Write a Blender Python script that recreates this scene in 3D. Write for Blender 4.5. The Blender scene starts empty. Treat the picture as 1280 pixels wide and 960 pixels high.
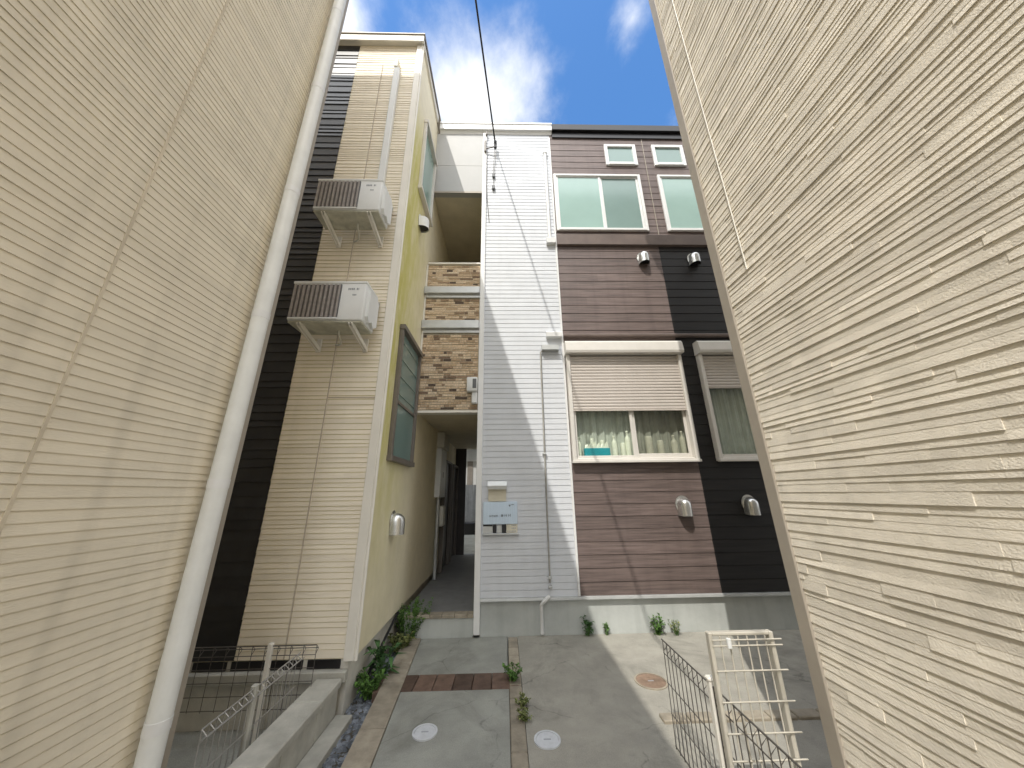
import bpy, bmesh, math, random
from mathutils import Vector, Matrix
random.seed(7)
R = math.radians
scene = bpy.context.scene
COL = scene.collection

# ------------------------------------------------------------------ helpers
class MB:
    """collects faces (world coordinates) and links them as ONE mesh object"""
    def __init__(self):
        self.v = []; self.f = []; self.t = []; self.s = []
    def face(self, pts, tone=0.5, smooth=False):
        n = len(self.v); self.v += [tuple(p) for p in pts]
        self.f.append(tuple(range(n, n + len(pts)))); self.t.append(tone); self.s.append(smooth)
    def mesh(self, verts, faces, tone=0.5, smooth=False):
        n = len(self.v); self.v += [tuple(p) for p in verts]
        for f in faces:
            self.f.append(tuple(i + n for i in f)); self.t.append(tone); self.s.append(smooth)
    def box(self, x0, x1, y0, y1, z0, z1, bev=0.0, tone=0.5, seg=1):
        if bev:
            bm = bmesh.new(); bmesh.ops.create_cube(bm, size=1)
            for v in bm.verts:
                v.co = Vector(((x0+x1)/2 + v.co.x*(x1-x0), (y0+y1)/2 + v.co.y*(y1-y0), (z0+z1)/2 + v.co.z*(z1-z0)))
            bmesh.ops.bevel(bm, geom=bm.edges[:], offset=bev, segments=seg, affect='EDGES', profile=0.5)
            bm.verts.index_update()
            self.mesh([v.co[:] for v in bm.verts], [[v.index for v in f.verts] for f in bm.faces], tone, seg > 1)
            bm.free()
        else:
            v = [(x0,y0,z0),(x1,y0,z0),(x1,y1,z0),(x0,y1,z0),(x0,y0,z1),(x1,y0,z1),(x1,y1,z1),(x0,y1,z1)]
            self.mesh(v, [(0,3,2,1),(4,5,6,7),(0,1,5,4),(1,2,6,5),(2,3,7,6),(3,0,4,7)], tone)
        return self
    def tube(self, path, r, n=8, tone=0.5, cap=True, r1=None):
        path = [Vector(p) for p in path]; m = len(path); rings = []
        up = Vector((0, 0, 1))
        for i, p in enumerate(path):
            d = (path[min(i+1, m-1)] - path[max(i-1, 0)]).normalized()
            a = d.cross(up)
            if a.length < 1e-3: a = d.cross(Vector((1, 0, 0)))
            a.normalize(); b = d.cross(a).normalized()
            rr = r if r1 is None else r + (r1 - r) * i / max(1, m - 1)
            rings.append([p + a*math.cos(2*math.pi*k/n)*rr + b*math.sin(2*math.pi*k/n)*rr for k in range(n)])
        vs = [q for ring in rings for q in ring]; fs = []
        for i in range(m - 1):
            for k in range(n):
                fs.append((i*n+k, i*n+(k+1) % n, (i+1)*n+(k+1) % n, (i+1)*n+k))
        self.mesh(vs, fs, tone, n > 5)
        if cap:
            self.face(list(reversed(rings[0])), tone); self.face(rings[-1], tone)
        return self
    def prism(self, pts, z0, z1, tone=0.5):
        n = len(pts)
        v = [(x, y, z0) for x, y in pts] + [(x, y, z1) for x, y in pts]
        f = [tuple(range(n-1, -1, -1)), tuple(range(n, 2*n))]
        f += [(i, (i+1) % n, n + (i+1) % n, n + i) for i in range(n)]
        self.mesh(v, f, tone); return self
    def extr(self, prof, x0, x1, tone=0.5, smooth=False):
        """profile of (y, z) points, extruded along X"""
        n = len(prof)
        v = [(x0, y, z) for y, z in prof] + [(x1, y, z) for y, z in prof]
        f = [tuple(range(n)), tuple(range(2*n-1, n-1, -1))]
        f += [(i, n + i, n + (i+1) % n, (i+1) % n) for i in range(n)]
        self.mesh(v, f, tone, smooth); return self
    def cyl(self, c, r, z0, z1, n=28, tone=0.5):
        return self.prism([(c[0]+r*math.cos(2*math.pi*k/n), c[1]+r*math.sin(2*math.pi*k/n)) for k in range(n)], z0, z1, tone)
    def build(self, name, mat, parent=None, fixn=True):
        off = wloc(parent)
        me = bpy.data.meshes.new(name)
        me.from_pydata([(x-off[0], y-off[1], z-off[2]) for x, y, z in self.v], [], self.f)
        a = me.attributes.new('tone', 'FLOAT', 'FACE'); a.data.foreach_set('value', self.t)
        me.polygons.foreach_set('use_smooth', self.s)
        if fixn:
            bm = bmesh.new(); bm.from_mesh(me); bmesh.ops.recalc_face_normals(bm, faces=bm.faces[:]); bm.to_mesh(me); bm.free()
        me.materials.append(mat); me.update()
        o = bpy.data.objects.new(name, me); COL.objects.link(o)
        if parent: o.parent = parent
        return o

def wloc(o):
    p = Vector((0, 0, 0))
    while o:
        p += o.location; o = o.parent
    return p

def tag(o, label=None, cat=None, group=None, kind=None):
    if label: o['label'] = label
    if cat: o['category'] = cat
    if group: o['group'] = group
    if kind: o['kind'] = kind
    return o

def thing(name, loc, label, cat, group=None):
    o = bpy.data.objects.new(name, None); COL.objects.link(o)
    o.location = loc; o.empty_display_size = .1
    return tag(o, label, cat, group)

def dup(root, loc, label):
    c = root.copy(); COL.objects.link(c); c.location = loc; c['label'] = label
    def kids(src, dst):
        for ch in src.children:
            d = ch.copy(); COL.objects.link(d); d.parent = dst; kids(ch, d)
    kids(root, c); return c

# ------------------------------------------------------------------ materials
def mat(name, col, rough=.6, var=.12, scale=6, bump=0, bscale=120, tone=0, metal=0, spec=.4,
        stretch=(1, 1, 1), col2=None, stain=None, dirt=0):
    m = bpy.data.materials.new(name); m.use_nodes = True
    N = m.node_tree.nodes; L = m.node_tree.links; b = N['Principled BSDF']
    b.inputs['Roughness'].default_value = rough; b.inputs['Metallic'].default_value = metal
    b.inputs['Specular IOR Level'].default_value = spec
    geo = N.new('ShaderNodeNewGeometry'); mp = N.new('ShaderNodeMapping')
    mp.inputs['Scale'].default_value = stretch; L.new(geo.outputs['Position'], mp.inputs['Vector'])
    n1 = N.new('ShaderNodeTexNoise'); n1.inputs['Scale'].default_value = scale
    n1.inputs['Detail'].default_value = 8; n1.inputs['Roughness'].default_value = .65
    L.new(mp.outputs[0], n1.inputs['Vector'])
    mx = N.new('ShaderNodeMix'); mx.data_type = 'RGBA'
    c2 = col2 or tuple(c*(1-2.2*var) for c in col); c1 = col if col2 else tuple(min(1, c*(1+var)) for c in col)
    mx.inputs['A'].default_value = (*c1, 1); mx.inputs['B'].default_value = (*c2, 1)
    rp = N.new('ShaderNodeMapRange'); rp.inputs['From Min'].default_value = .35; rp.inputs['From Max'].default_value = .72
    L.new(n1.outputs['Fac'], rp.inputs['Value']); L.new(rp.outputs['Result'], mx.inputs['Factor'])
    out = mx.outputs['Result']
    if tone:
        at = N.new('ShaderNodeAttribute'); at.attribute_name = 'tone'
        mr = N.new('ShaderNodeMapRange'); mr.inputs['To Min'].default_value = 1-tone; mr.inputs['To Max'].default_value = 1+tone
        L.new(at.outputs['Fac'], mr.inputs['Value'])
        mm = N.new('ShaderNodeVectorMath'); mm.operation = 'SCALE'
        L.new(out, mm.inputs[0]); L.new(mr.outputs['Result'], mm.inputs['Scale']); out = mm.outputs[0]
    if dirt:   # streaky weathering running down the surface
        md = N.new('ShaderNodeMapping'); md.inputs['Scale'].default_value = (9, 9, .35)
        L.new(geo.outputs['Position'], md.inputs['Vector'])
        nd = N.new('ShaderNodeTexNoise'); nd.inputs['Scale'].default_value = 1.0; nd.inputs['Detail'].default_value = 6
        L.new(md.outputs[0], nd.inputs['Vector'])
        r2 = N.new('ShaderNodeMapRange'); r2.inputs['From Min'].default_value = .48; r2.inputs['From Max'].default_value = .8
        r2.inputs['To Max'].default_value = dirt
        L.new(nd.outputs['Fac'], r2.inputs['Value'])
        m2 = N.new('ShaderNodeMix'); m2.data_type = 'RGBA'; m2.inputs['B'].default_value = (*[c*.45 for c in col], 1)
        L.new(out, m2.inputs['A']); L.new(r2.outputs['Result'], m2.inputs['Factor']); out = m2.outputs['Result']
    if stain:
        out = stain(N, L, geo, out)
    L.new(out, b.inputs['Base Color'])
    if bump:
        n2 = N.new('ShaderNodeTexNoise'); n2.inputs['Scale'].default_value = bscale; n2.inputs['Detail'].default_value = 5
        L.new(mp.outputs[0], n2.inputs['Vector'])
        bp = N.new('ShaderNodeBump'); bp.inputs['Strength'].default_value = bump; bp.inputs['Distance'].default_value = .004
        L.new(n2.outputs['Fac'], bp.inputs['Height']); L.new(bp.outputs['Normal'], b.inputs['Normal'])
    return m

def algae(N, L, geo, src):
    sx = N.new('ShaderNodeSeparateXYZ'); L.new(geo.outputs['Position'], sx.inputs[0])
    def mr(inp, a, b, c=0, d=1):
        n = N.new('ShaderNodeMapRange'); n.interpolation_type = 'SMOOTHSTEP'
        for k, v in zip(('From Min', 'From Max', 'To Min', 'To Max'), (a, b, c, d)): n.inputs[k].default_value = v
        L.new(inp, n.inputs['Value']); return n.outputs['Result']
    def mul(a, b):
        n = N.new('ShaderNodeMath'); n.operation = 'MULTIPLY'; L.new(a, n.inputs[0]); L.new(b, n.inputs[1]); return n.outputs[0]
    nz = N.new('ShaderNodeTexNoise'); nz.inputs['Scale'].default_value = 1.6; nz.inputs['Detail'].default_value = 6
    mp = N.new('ShaderNodeMapping'); mp.inputs['Scale'].default_value = (1, 1.6, .45)
    L.new(geo.outputs['Position'], mp.inputs['Vector']); L.new(mp.outputs[0], nz.inputs['Vector'])
    ad = N.new('ShaderNodeMath'); ad.operation = 'MULTIPLY_ADD'; ad.inputs[1].default_value = .9; ad.inputs[2].default_value = -.45
    L.new(nz.outputs['Fac'], ad.inputs[0])
    yy = N.new('ShaderNodeMath'); yy.operation = 'ADD'; L.new(sx.outputs['Y'], yy.inputs[0]); L.new(ad.outputs[0], yy.inputs[1])
    f = mul(mr(yy.outputs[0], 3.45, 5.0, 1, 0), mul(mr(sx.outputs['Z'], .2, 3.0, .18, 1), mr(sx.outputs['Z'], 6.2, 7.6, 1, 0)))
    n3 = N.new('ShaderNodeTexNoise'); n3.inputs['Scale'].default_value = 4.5; n3.inputs['Detail'].default_value = 9; n3.inputs['Roughness'].default_value = .7; L.new(mp.outputs[0], n3.inputs['Vector'])
    f = mul(f, mr(n3.outputs['Fac'], .3, .62, .45, 1))
    m = N.new('ShaderNodeMix'); m.data_type = 'RGBA'; m.inputs['B'].default_value = (.57, .53, .15, 1)
    L.new(src, m.inputs['A']); L.new(f, m.inputs['Factor']); return m.outputs['Result']

def glass(name, tint, haze=0.0):
    m = bpy.data.materials.new(name); m.use_nodes = True
    N = m.node_tree.nodes; L = m.node_tree.links; N.clear()
    o = N.new('ShaderNodeOutputMaterial'); t = N.new('ShaderNodeBsdfTransparent'); t.inputs[0].default_value = (*tint, 1)
    g = N.new('ShaderNodeBsdfGlossy'); g.inputs['Roughness'].default_value = .03
    lw = N.new('ShaderNodeLayerWeight'); lw.inputs['Blend'].default_value = .5   # reflectance rises towards grazing views (Schlick)
    p5 = N.new('ShaderNodeMath'); p5.operation = 'POWER'; p5.inputs[1].default_value = 5; L.new(lw.outputs['Facing'], p5.inputs[0])
    fr = N.new('ShaderNodeMath'); fr.operation = 'MULTIPLY_ADD'; fr.inputs[1].default_value = .9; fr.inputs[2].default_value = .06; L.new(p5.outputs[0], fr.inputs[0])
    mx = N.new('ShaderNodeMixShader'); L.new(fr.outputs[0], mx.inputs[0]); L.new(t.outputs[0], mx.inputs[1]); L.new(g.outputs[0], mx.inputs[2])
    L.new(mx.outputs[0], o.inputs[0]); return m

def aggregate(N, L, geo, src):
    """fine aggregate specks, blotchy stains and hairline cracks"""
    def mix(a, f, col):
        m = N.new('ShaderNodeMix'); m.data_type = 'RGBA'; m.inputs['B'].default_value = (*col, 1)
        L.new(a, m.inputs['A']); L.new(f, m.inputs['Factor']); return m.outputs['Result']
    def rng(o, a, b, c, d):
        n = N.new('ShaderNodeMapRange'); L.new(o, n.inputs['Value'])
        for k, v in zip(('From Min', 'From Max', 'To Min', 'To Max'), (a, b, c, d)): n.inputs[k].default_value = v
        return n.outputs['Result']
    P = geo.outputs['Position']
    n1 = N.new('ShaderNodeTexNoise'); n1.inputs['Scale'].default_value = 170; n1.inputs['Detail'].default_value = 3; L.new(P, n1.inputs['Vector'])
    src = mix(src, rng(n1.outputs['Fac'], .55, .75, 0, .45), (.10, .10, .09))
    src = mix(src, rng(n1.outputs['Fac'], .42, .28, 0, .35), (.58, .56, .50))
    n2 = N.new('ShaderNodeTexNoise'); n2.inputs['Scale'].default_value = 1.3; n2.inputs['Detail'].default_value = 12; n2.inputs['Roughness'].default_value = .7; n2.inputs['Distortion'].default_value = 1.2; L.new(P, n2.inputs['Vector'])
    src = mix(src, rng(n2.outputs['Fac'], .52, .68, 0, .5), (.13, .13, .11))
    n4 = N.new('ShaderNodeTexNoise'); n4.inputs['Scale'].default_value = 3; n4.inputs['Detail'].default_value = 5; L.new(P, n4.inputs['Vector'])
    wv = N.new('ShaderNodeMix'); wv.data_type = 'RGBA'; wv.inputs['Factor'].default_value = .22; L.new(P, wv.inputs['A']); L.new(n4.outputs['Color'], wv.inputs['B'])
    vo = N.new('ShaderNodeTexVoronoi'); vo.feature = 'DISTANCE_TO_EDGE'; vo.inputs['Scale'].default_value = 1.1; L.new(wv.outputs['Result'], vo.inputs['Vector'])
    ck = N.new('ShaderNodeMath'); ck.operation = 'MULTIPLY'; L.new(rng(vo.outputs['Distance'], .0, .006, .5, 0), ck.inputs[0]); L.new(rng(n2.outputs['Fac'], .45, .6, 0, 1), ck.inputs[1])
    return mix(src, ck.outputs[0], (.05, .05, .045))
M = {}
M['white_siding'] = mat('white_siding', (.60, .62, .65), .55, .03, 3, .12, 90, .03, dirt=.10)
M['white_panel'] = mat('white_panel', (.41, .41, .40), .55, .02, 3, dirt=.04)
M['white_metal'] = mat('white_metal', (.74, .74, .73), .35, .02, 4)
M['pipe_white'] = mat('pipe_white', (.76, .765, .74), .4, .04, 5, dirt=.22)
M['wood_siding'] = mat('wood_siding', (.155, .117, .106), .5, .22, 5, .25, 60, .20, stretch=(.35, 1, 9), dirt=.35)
M['shaded_bay_siding'] = mat('shaded_bay_siding', (.015, .0135, .0135), .5, .2, 5, .25, 60, .25, stretch=(.35, 1, 9))  # near-black base colour paints the cast shadow into the bay
M['cream_siding'] = mat('cream_siding', (.83, .755, .62), .6, .05, 3, .25, 80, .05, stretch=(.4, 1, 3), dirt=.12)
M['black_siding'] = mat('black_siding', (.018, .018, .02), .35, .2, 5, .1, 80, .3, spec=.5)
M['cream_wall'] = mat('cream_wall', (.84, .77, .59), .7, .04, 4, .35, 220, stain=algae)
M['tan_plaster'] = mat('tan_plaster', (.64, .58, .44), .75, .06, 3, .2, 150)
M['left_siding'] = mat('left_siding', (.79, .715, .575), .6, .05, 2.5, .25, 100, .05, stretch=(1, .5, 2), dirt=.3)
M['right_stone'] = mat('right_stone', (.79, .73, .62), .65, .06, 9, .6, 160, .09, dirt=.16)
M['taupe_trim'] = mat('taupe_trim', (.36, .32, .265), .5, .05, 3)
M['pale_trim'] = mat('pale_trim', (.78, .75, .68), .45, .03, 3, dirt=.1)
M['joint_pale'] = mat('joint_pale', (.66, .58, .45), .7, .08, 5)
M['joint'] = mat('sealant', (.52, .45, .36), .7, .08, 5)
M['black_metal'] = mat('black_metal', (.014, .013, .014), .3, .1, 4)
M['brown_metal'] = mat('brown_metal', (.16, .125, .11), .4, .1, 4)
M['dark_frame'] = mat('dark_frame', (.17, .15, .13), .4, .08, 6)
M['frame_silver'] = mat('frame_silver', (.66, .63, .58), .35, .03, 5, spec=.5)
M['shutter'] = mat('shutter', (.56, .51, .46), .45, .03, 4, tone=.03)
M['grey_metal'] = mat('grey_metal', (.50, .51, .50), .35, .05, 6, metal=.3)
M['steel'] = mat('steel', (.62, .62, .60), .25, .05, 12, metal=.85)
M['plastic_white'] = mat('plastic_white', (.72, .73, .72), .4, .02, 6, dirt=.08)
M['plastic_cream'] = mat('plastic_cream', (.62, .60, .52), .45, .04, 6, dirt=.2)
M['ac_fin'] = mat('ac_fin', (.13, .12, .112), .5, .1, 20)
M['ac_slat'] = mat('ac_slat', (.36, .33, .315), .5, .1, 20)
M['ac_under'] = mat('ac_under', (.50, .49, .40), .55, .15, 8)
M['mark_grey'] = mat('mark_grey', (.12, .125, .13), .5, .05)
M['mark_mid'] = mat('mark_mid', (.21, .23, .26), .5, .05)
M['mark_pale'] = mat('mark_pale', (.34, .36, .39), .5, .05)
M['sign_plate'] = mat('sign_plate', (.52, .62, .72), .22, .04, 5, stretch=(14, 1, .6), metal=.25)
M['paper'] = mat('paper', (.66, .62, .50), .6, .05, 8)
M['concrete'] = mat('concrete', (.30, .305, .275), .75, .12, 2.6, .6, 70, stain=aggregate)
M['concrete_drive'] = mat('slab_concrete', (.34, .325, .28), .8, .10, 3.2, .6, 60, stain=aggregate)  # warmer concrete of the driveway slab
M['foundation'] = mat('foundation', (.46, .48, .46), .7, .07, 2.5, .25, 60, dirt=.25)
M['white_plaster'] = mat('white_plaster', (.62, .60, .54), .75, .1, 5, .3, 90)
M['passage_floor'] = mat('passage_floor', (.20, .205, .21), .55, .1, 5, .2, 60)
M['kerb'] = mat('kerb_block', (.34, .30, .235), .8, .16, 7, .6, 70, .16)
M['brown_tile'] = mat('brown_tile', (.135, .088, .066), .7, .2, 9, .4, 60, .35)
M['wall_block'] = mat('wall_block', (.44, .43, .38), .75, .12, 4, .5, 60, .06, dirt=.25)
M['grey_board'] = mat('grey_board', (.22, .225, .23), .6, .1, 4, tone=.15)
M['earth'] = mat('earth', (.10, .09, .07), .95, .3, 5, .8, 40)
M['gravel'] = mat('gravel', (.19, .21, .24), .8, .2, 9, tone=.45)
M['rubble'] = mat('rubble', (.42, .39, .33), .85, .2, 12, .6, 50, tone=.35)
M['cable'] = mat('cable', (.02, .02, .022), .5, .05)
M['wire_grey'] = mat('wire_grey', (.38, .37, .35), .4, .05, metal=.4)
M['wire_dark'] = mat('wire_dark', (.12, .11, .10), .5, .1, metal=.4)
M['wire_white'] = mat('wire_white', (.50, .47, .40), .45, .05)
M['rust_cover'] = mat('rust_cover', (.25, .175, .125), .75, .2, 14, .4, 80)
M['pale_cover'] = mat('pale_cover', (.58, .60, .63), .5, .07, 16, .2, 90)
M['leaf'] = mat('leaf', (.085, .175, .035), .75, .2, 30, tone=.55)
M['leaf_dark'] = mat('leaf_dark', (.05, .12, .035), .7, .2, 30, tone=.55)
M['leaf_yellow'] = mat('leaf_yellow', (.16, .18, .06), .8, .2, 30, tone=.5)
M['curtain'] = mat('curtain', (.50, .53, .47), .9, .08, 6)
M['teal'] = mat('teal_plastic', (.015, .30, .36), .4, .05)
M['bottle'] = mat('bottle_plastic', (.72, .74, .62), .4, .06, 20)
M['room'] = mat('room_dark', (.05, .05, .045), .9, .05)
M['door'] = mat('door_paint', (.05, .04, .035), .4, .1)
M['hose'] = mat('hose_grey', (.33, .32, .29), .6, .1)
M['stone_veneer'] = None
M['frost_sky'] = mat('frosted_pane', (.30, .44, .40), .16, .03, 1.5, spec=.8)
M['frost_dark'] = mat('screened_pane', (.20, .29, .27), .16, .03, 1.5, spec=.6)
M['pane_clear'] = glass('clear_pane', (.93, .96, .93))
M['pane_screen'] = glass('screened_clear_pane', (.70, .70, .67))

def veneer():
    m = mat('stone_veneer', (.5, .4, .3), .8, .1, 14, .6, 90)
    N = m.node_tree.nodes; L = m.node_tree.links; b = N['Principled BSDF']
    src = b.inputs['Base Color'].links[0].from_socket
    at = N.new('ShaderNodeAttribute'); at.attribute_name = 'tone'
    cr = N.new('ShaderNodeValToRGB'); cr.color_ramp.interpolation = 'LINEAR'
    els = cr.color_ramp.elements
    for p, c in ((0, (.08, .06, .048)), (.22, (.24, .165, .11)), (.42, (.47, .345, .22)), (.7, (.62, .48, .33)), (1, (.70, .57, .42))):
        e = els.new(p) if p not in (0, 1) else els[0 if p == 0 else -1]; e.color = (*c, 1)
    L.new(at.outputs['Fac'], cr.inputs[0])
    nz = N.new('ShaderNodeTexNoise'); nz.inputs['Scale'].default_value = 35; nz.inputs['Detail'].default_value = 6
    mr = N.new('ShaderNodeMapRange'); mr.inputs['From Min'].default_value = .3; mr.inputs['From Max'].default_value = .7
    mr.inputs['To Min'].default_value = .7; mr.inputs['To Max'].default_value = 1.2
    L.new(nz.outputs['Fac'], mr.inputs['Value'])
    mm = N.new('ShaderNodeVectorMath'); mm.operation = 'SCALE'
    L.new(cr.outputs[0], mm.inputs[0]); L.new(mr.outputs['Result'], mm.inputs['Scale'])
    L.new(mm.outputs[0], b.inputs['Base Color']); return m
M['stone_veneer'] = veneer()
M['mortar'] = mat('mortar', (.50, .45, .36), .85, .1, 20)

# ------------------------------------------------------------------ measured planes (metres; camera eye 1.6 m above ground)
F = 4.642      # main facade
G = 3.38       # front of the left wing
WX = -1.26     # side wall of the left wing along the passage
LX = -1.73     # alley wall of the left neighbour, far corner at Y = 2.24
RX = 1.52      # alley wall of the right neighbour, far corner at Y = 1.977

def siding(mb, P, u0, u1, v0, v1, pitch, t, holes=(), jit=0.0, joints=0.0, groove=0.0, tone=(.2, .8)):
    """lap boards on the plane P(u, v, d): every board leans out by t at its lower edge"""
    v = v0
    while v < v1 - 1e-4:
        h = pitch * (1 + random.uniform(-jit, jit)); w = min(v + h, v1)
        if v1 - w < pitch * .3: w = v1
        g = groove if w - v > groove*3 else 0
        cuts = sorted({v, w, w-g} | {c for x0, x1, a, b in holes for c in (a, b) if v < c < w})
        rowtone = random.uniform(*tone); tt = t * random.uniform(.75, 1.25)
        for a, b in zip(cuts, cuts[1:]):
            xs = [(u0, u1)]
            for x0, x1, c, d in holes:
                if c < (a+b)/2 < d:
                    nx = []
                    for p, q in xs:
                        if x1 <= p or x0 >= q: nx.append((p, q)); continue
                        if x0 > p: nx.append((p, x0))
                        if x1 < q: nx.append((x1, q))
                    xs = nx
            da = tt*(w-a)/(w-v); db = tt*(w-b)/(w-v); gr = g and a > w-g-1e-5
            for p, q in xs:
                segs = [p]
                if joints:
                    x = p + random.uniform(.2, 1)*joints
                    while x < q - .2*joints: segs.append(x); x += joints*random.uniform(.6, 1.4)
                segs.append(q)
                for s0, s1 in zip(segs, segs[1:]):
                    tn = rowtone + random.uniform(-.2, .2) if joints else rowtone
                    if gr:
                        mb.face([P(s0, a, -.004), P(s1, a, -.004), P(s1, b, -.004), P(s0, b, -.004)], tn*.8)
                        mb.face([P(s0, a, da), P(s1, a, da), P(s1, a, -.004), P(s0, a, -.004)], tn)
                        continue
                    mb.face([P(s0, a, da), P(s1, a, da), P(s1, b, db), P(s0, b, db)], min(1, max(0, tn)))
                    if a == v: mb.face([P(s0, a, -.004), P(s1, a, -.004), P(s1, a, da), P(s0, a, da)], tn*.6)
        v = w

PF = lambda u, v, d: (u, F - d, v)
PG = lambda u, v, d: (u, G - d, v)

# ================================================================== APARTMENT BUILDING
apt = thing('apartment_building', (-.3, F, 0), 'three coloured apartment building of white, brown and cream siding with a covered passage', 'building')

# --- main wing, siding
WIN_UP = [(.935, 2.55, 5.92, 7.22), (2.88, 4.50, 5.92, 7.22)]
WIN_SM = [(1.955, 2.56, 7.46, 7.99), (2.88, 3.49, 7.46, 7.99)]
WIN_SH = [(.93, 2.67, 1.99, 3.77), (2.935, 4.675, 1.99, 3.77)]
mb = MB(); siding(mb, PF, -.302, .912, .405, 8.245, .076, .0034, groove=.007)
tag(mb.build('white_siding', M['white_siding'], apt, False), 'white lap siding beside the passage')
mb = MB(); siding(mb, PF, 2.672, 5.6, .405, 5.60, .15, .0055, WIN_SH, joints=1.9, groove=.006, tone=(.3, .7))  # darkened copy of the wood siding, cut at the cast shadow's edge
tag(mb.build('shaded_bay', M['shaded_bay_siding'], apt, False), 'near-black siding of the right hand bay, its cast shadow painted in')
mb = MB(); siding(mb, PF, .912, 2.672, .405, 5.60, .15, .0055, WIN_SH, joints=1.9, groove=.006, tone=(.3, .7))
siding(mb, PF, .912, 5.6, 5.60, 8.25, .15, .0055, WIN_UP+WIN_SM, joints=1.9, groove=.006, tone=(.3, .7))
tag(mb.build('wood_siding', M['wood_siding'], apt, False), 'dark brown wood grain siding')
mb = MB()
mb.box(-.300, 5.6, 5.1, 9.0, .0, 8.36)
mb.face([(-.300, F+.002, 0), (-.300, 5.1, 0), (-.300, 5.1, 8.36), (-.300, F+.002, 8.36)])
mb.face([(5.6, F+.002, 0), (5.6, 5.1, 0), (5.6, 5.1, 8.36), (5.6, F+.002, 8.36)])
mb.box(-.299, 5.599, F+.02, 5.099, 4.3, 5.3)
mb.build('wall', M['tan_plaster'], apt, False)
# dark rooms behind the two shuttered windows
mb = MB()
for x0, x1, z0, z1 in WIN_SH:
    mb.face([(x0-.2, 5.09, z0-.3), (x1+.05, 5.09, z0-.3), (x1+.05, 5.09, z1+.1), (x0-.2, 5.09, z1+.1)])
    mb.face([(x0-.2, F+.03, z0), (x1+.05, F+.03, z0), (x1+.05, 5.09, z0), (x0-.2, 5.09, z0)])
mb.build('room_lining', M['room'], apt)
# white edge trims
MB().box(-.374, -.300, F-.035, F+.03, .035, 8.248, .004).build('corner_post', M['white_metal'], apt)
MB().box(.890, .918, F-.022, F-.001, .405, 8.162, .003).build('edge_trim', M['white_metal'], apt)
# foundation with drip flashing
mb = MB(); mb.box(-.30, 5.6, F+.02, F+.10, -.25, .385); mb.build('foundation', M['foundation'], apt)
MB().extr([(F+.02, .387), (F-.03, .382), (F-.034, .372), (F-.03, .398), (F+.0, .404), (F+.02, .404)], -.298, 5.6).build('drip_flashing', M['grey_metal'], apt)
# fascias and roof
mb = MB()
mb.extr([(F-.07, 8.30), (F-.07, 8.45), (F+.05, 8.45), (F+.05, 8.25), (F-.006, 8.25), (F-.03, 8.30)], WX+.052, .958)
mb.box(WX+.052, .962, F-.082, F-.07, 8.435, 8.475)
tag(mb.build('fascia', M['white_metal'], apt), 'white roof fascia')
mb = MB(); mb.box(.964, 5.7, F-.08, F+.05, 8.30, 8.455, .008); mb.box(.964, 5.7, F-.03, F-.002, 8.165, 8.298)
tag(mb.build('fascia', M['black_metal'], apt), 'black roof gutter and fascia')
MB().box(WX+.052, 5.7, F+.052, 9.1, 8.365, 8.47).build('roof', M['taupe_trim'], apt)
# panel above the open upper gallery
mb = MB(); mb.box(WX+.002, -.376, F-.004, F+.12, 6.79, 7.42); mb.box(WX+.002, -.376, F-.004, F+.12, 7.426, 8.248)
mb.build('gallery_panel', M['white_panel'], apt)
mb = MB(); mb.box(WX+.002, -.376, F-.016, F-.006, 6.755, 6.795); mb.build('gallery_trim', M['taupe_trim'], apt)
# gallery ceiling, upper floor, end wall
mb = MB(); mb.box(WX+.002, -.302, F+.121, 9.0, 6.79, 6.95); mb.build('gallery_ceiling', M['tan_plaster'], apt)
mb = MB(); mb.box(WX+.002, -.302, F+.121, 9.0, 2.735, 2.95); mb.box(WX+.002, -.302, 8.9, 9.0, 2.951, 6.788)
mb.build('gallery_floor', M['tan_plaster'], apt)
# stone faced parapet with two pale bands
def stones(mb, x0, x1, z0, z1, y, rh=.038):
    z = z0
    while z < z1 - .01:
        h = min(rh*random.uniform(.85, 1.15), z1 - z)
        if z1 - z - h < .02: h = z1 - z
        x = x0 + .004
        while x < x1 - .005:
            w = random.choice((.05, .07, .09, .12, .16, .22))*random.uniform(.8, 1.2); e = min(x + w, x1 - .004)
            if x1 - e < .03: e = x1 - .004
            tn = random.choice((.05, .2, .3, .4, .45, .5, .55, .6, .65, .7, .75, .8, .85, .9, 1))
            mb.box(x, e-.006, y-random.uniform(.004, .014), y+.01, z+.003, z+h-.006, tone=tn)
            x = e
        z += h
par = MB().box(WX+.03, -.376, F+.001, F+.118, 2.735, 5.21).build('parapet', M['mortar'], apt)
for a, b in ((2.75, 3.93), (4.17, 4.56), (4.78, 5.20)):
    mb = MB(); stones(mb, WX+.03, -.376, a, b, F); mb.build('stone_veneer', M['stone_veneer'], par)
for a, b in ((4.00, 4.15), (4.62, 4.755)):
    mb = MB(); mb.box(WX-.0+.004, -.376, F-.075, F+.0, a+.012, b, .006); mb.box(WX+.03, -.376, F-.03, F-.015, a-.045, a+.01)
    mb.build('parapet_band', M['grey_metal'], par)
mb = MB(); mb.box(WX+.02, -.376, F-.03, F+.119, 5.212, 5.245, .004); mb.box(WX+.004, WX+.03, F-.02, F+.118, 2.735, 5.211)
mb.build('coping', M['pale_trim'], par)
mb = MB(); mb.box(WX+.004, -.376, F-.022, F+.12, 2.70, 2.733, .003); mb.build('lower_trim', M['pale_trim'], par)
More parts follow.
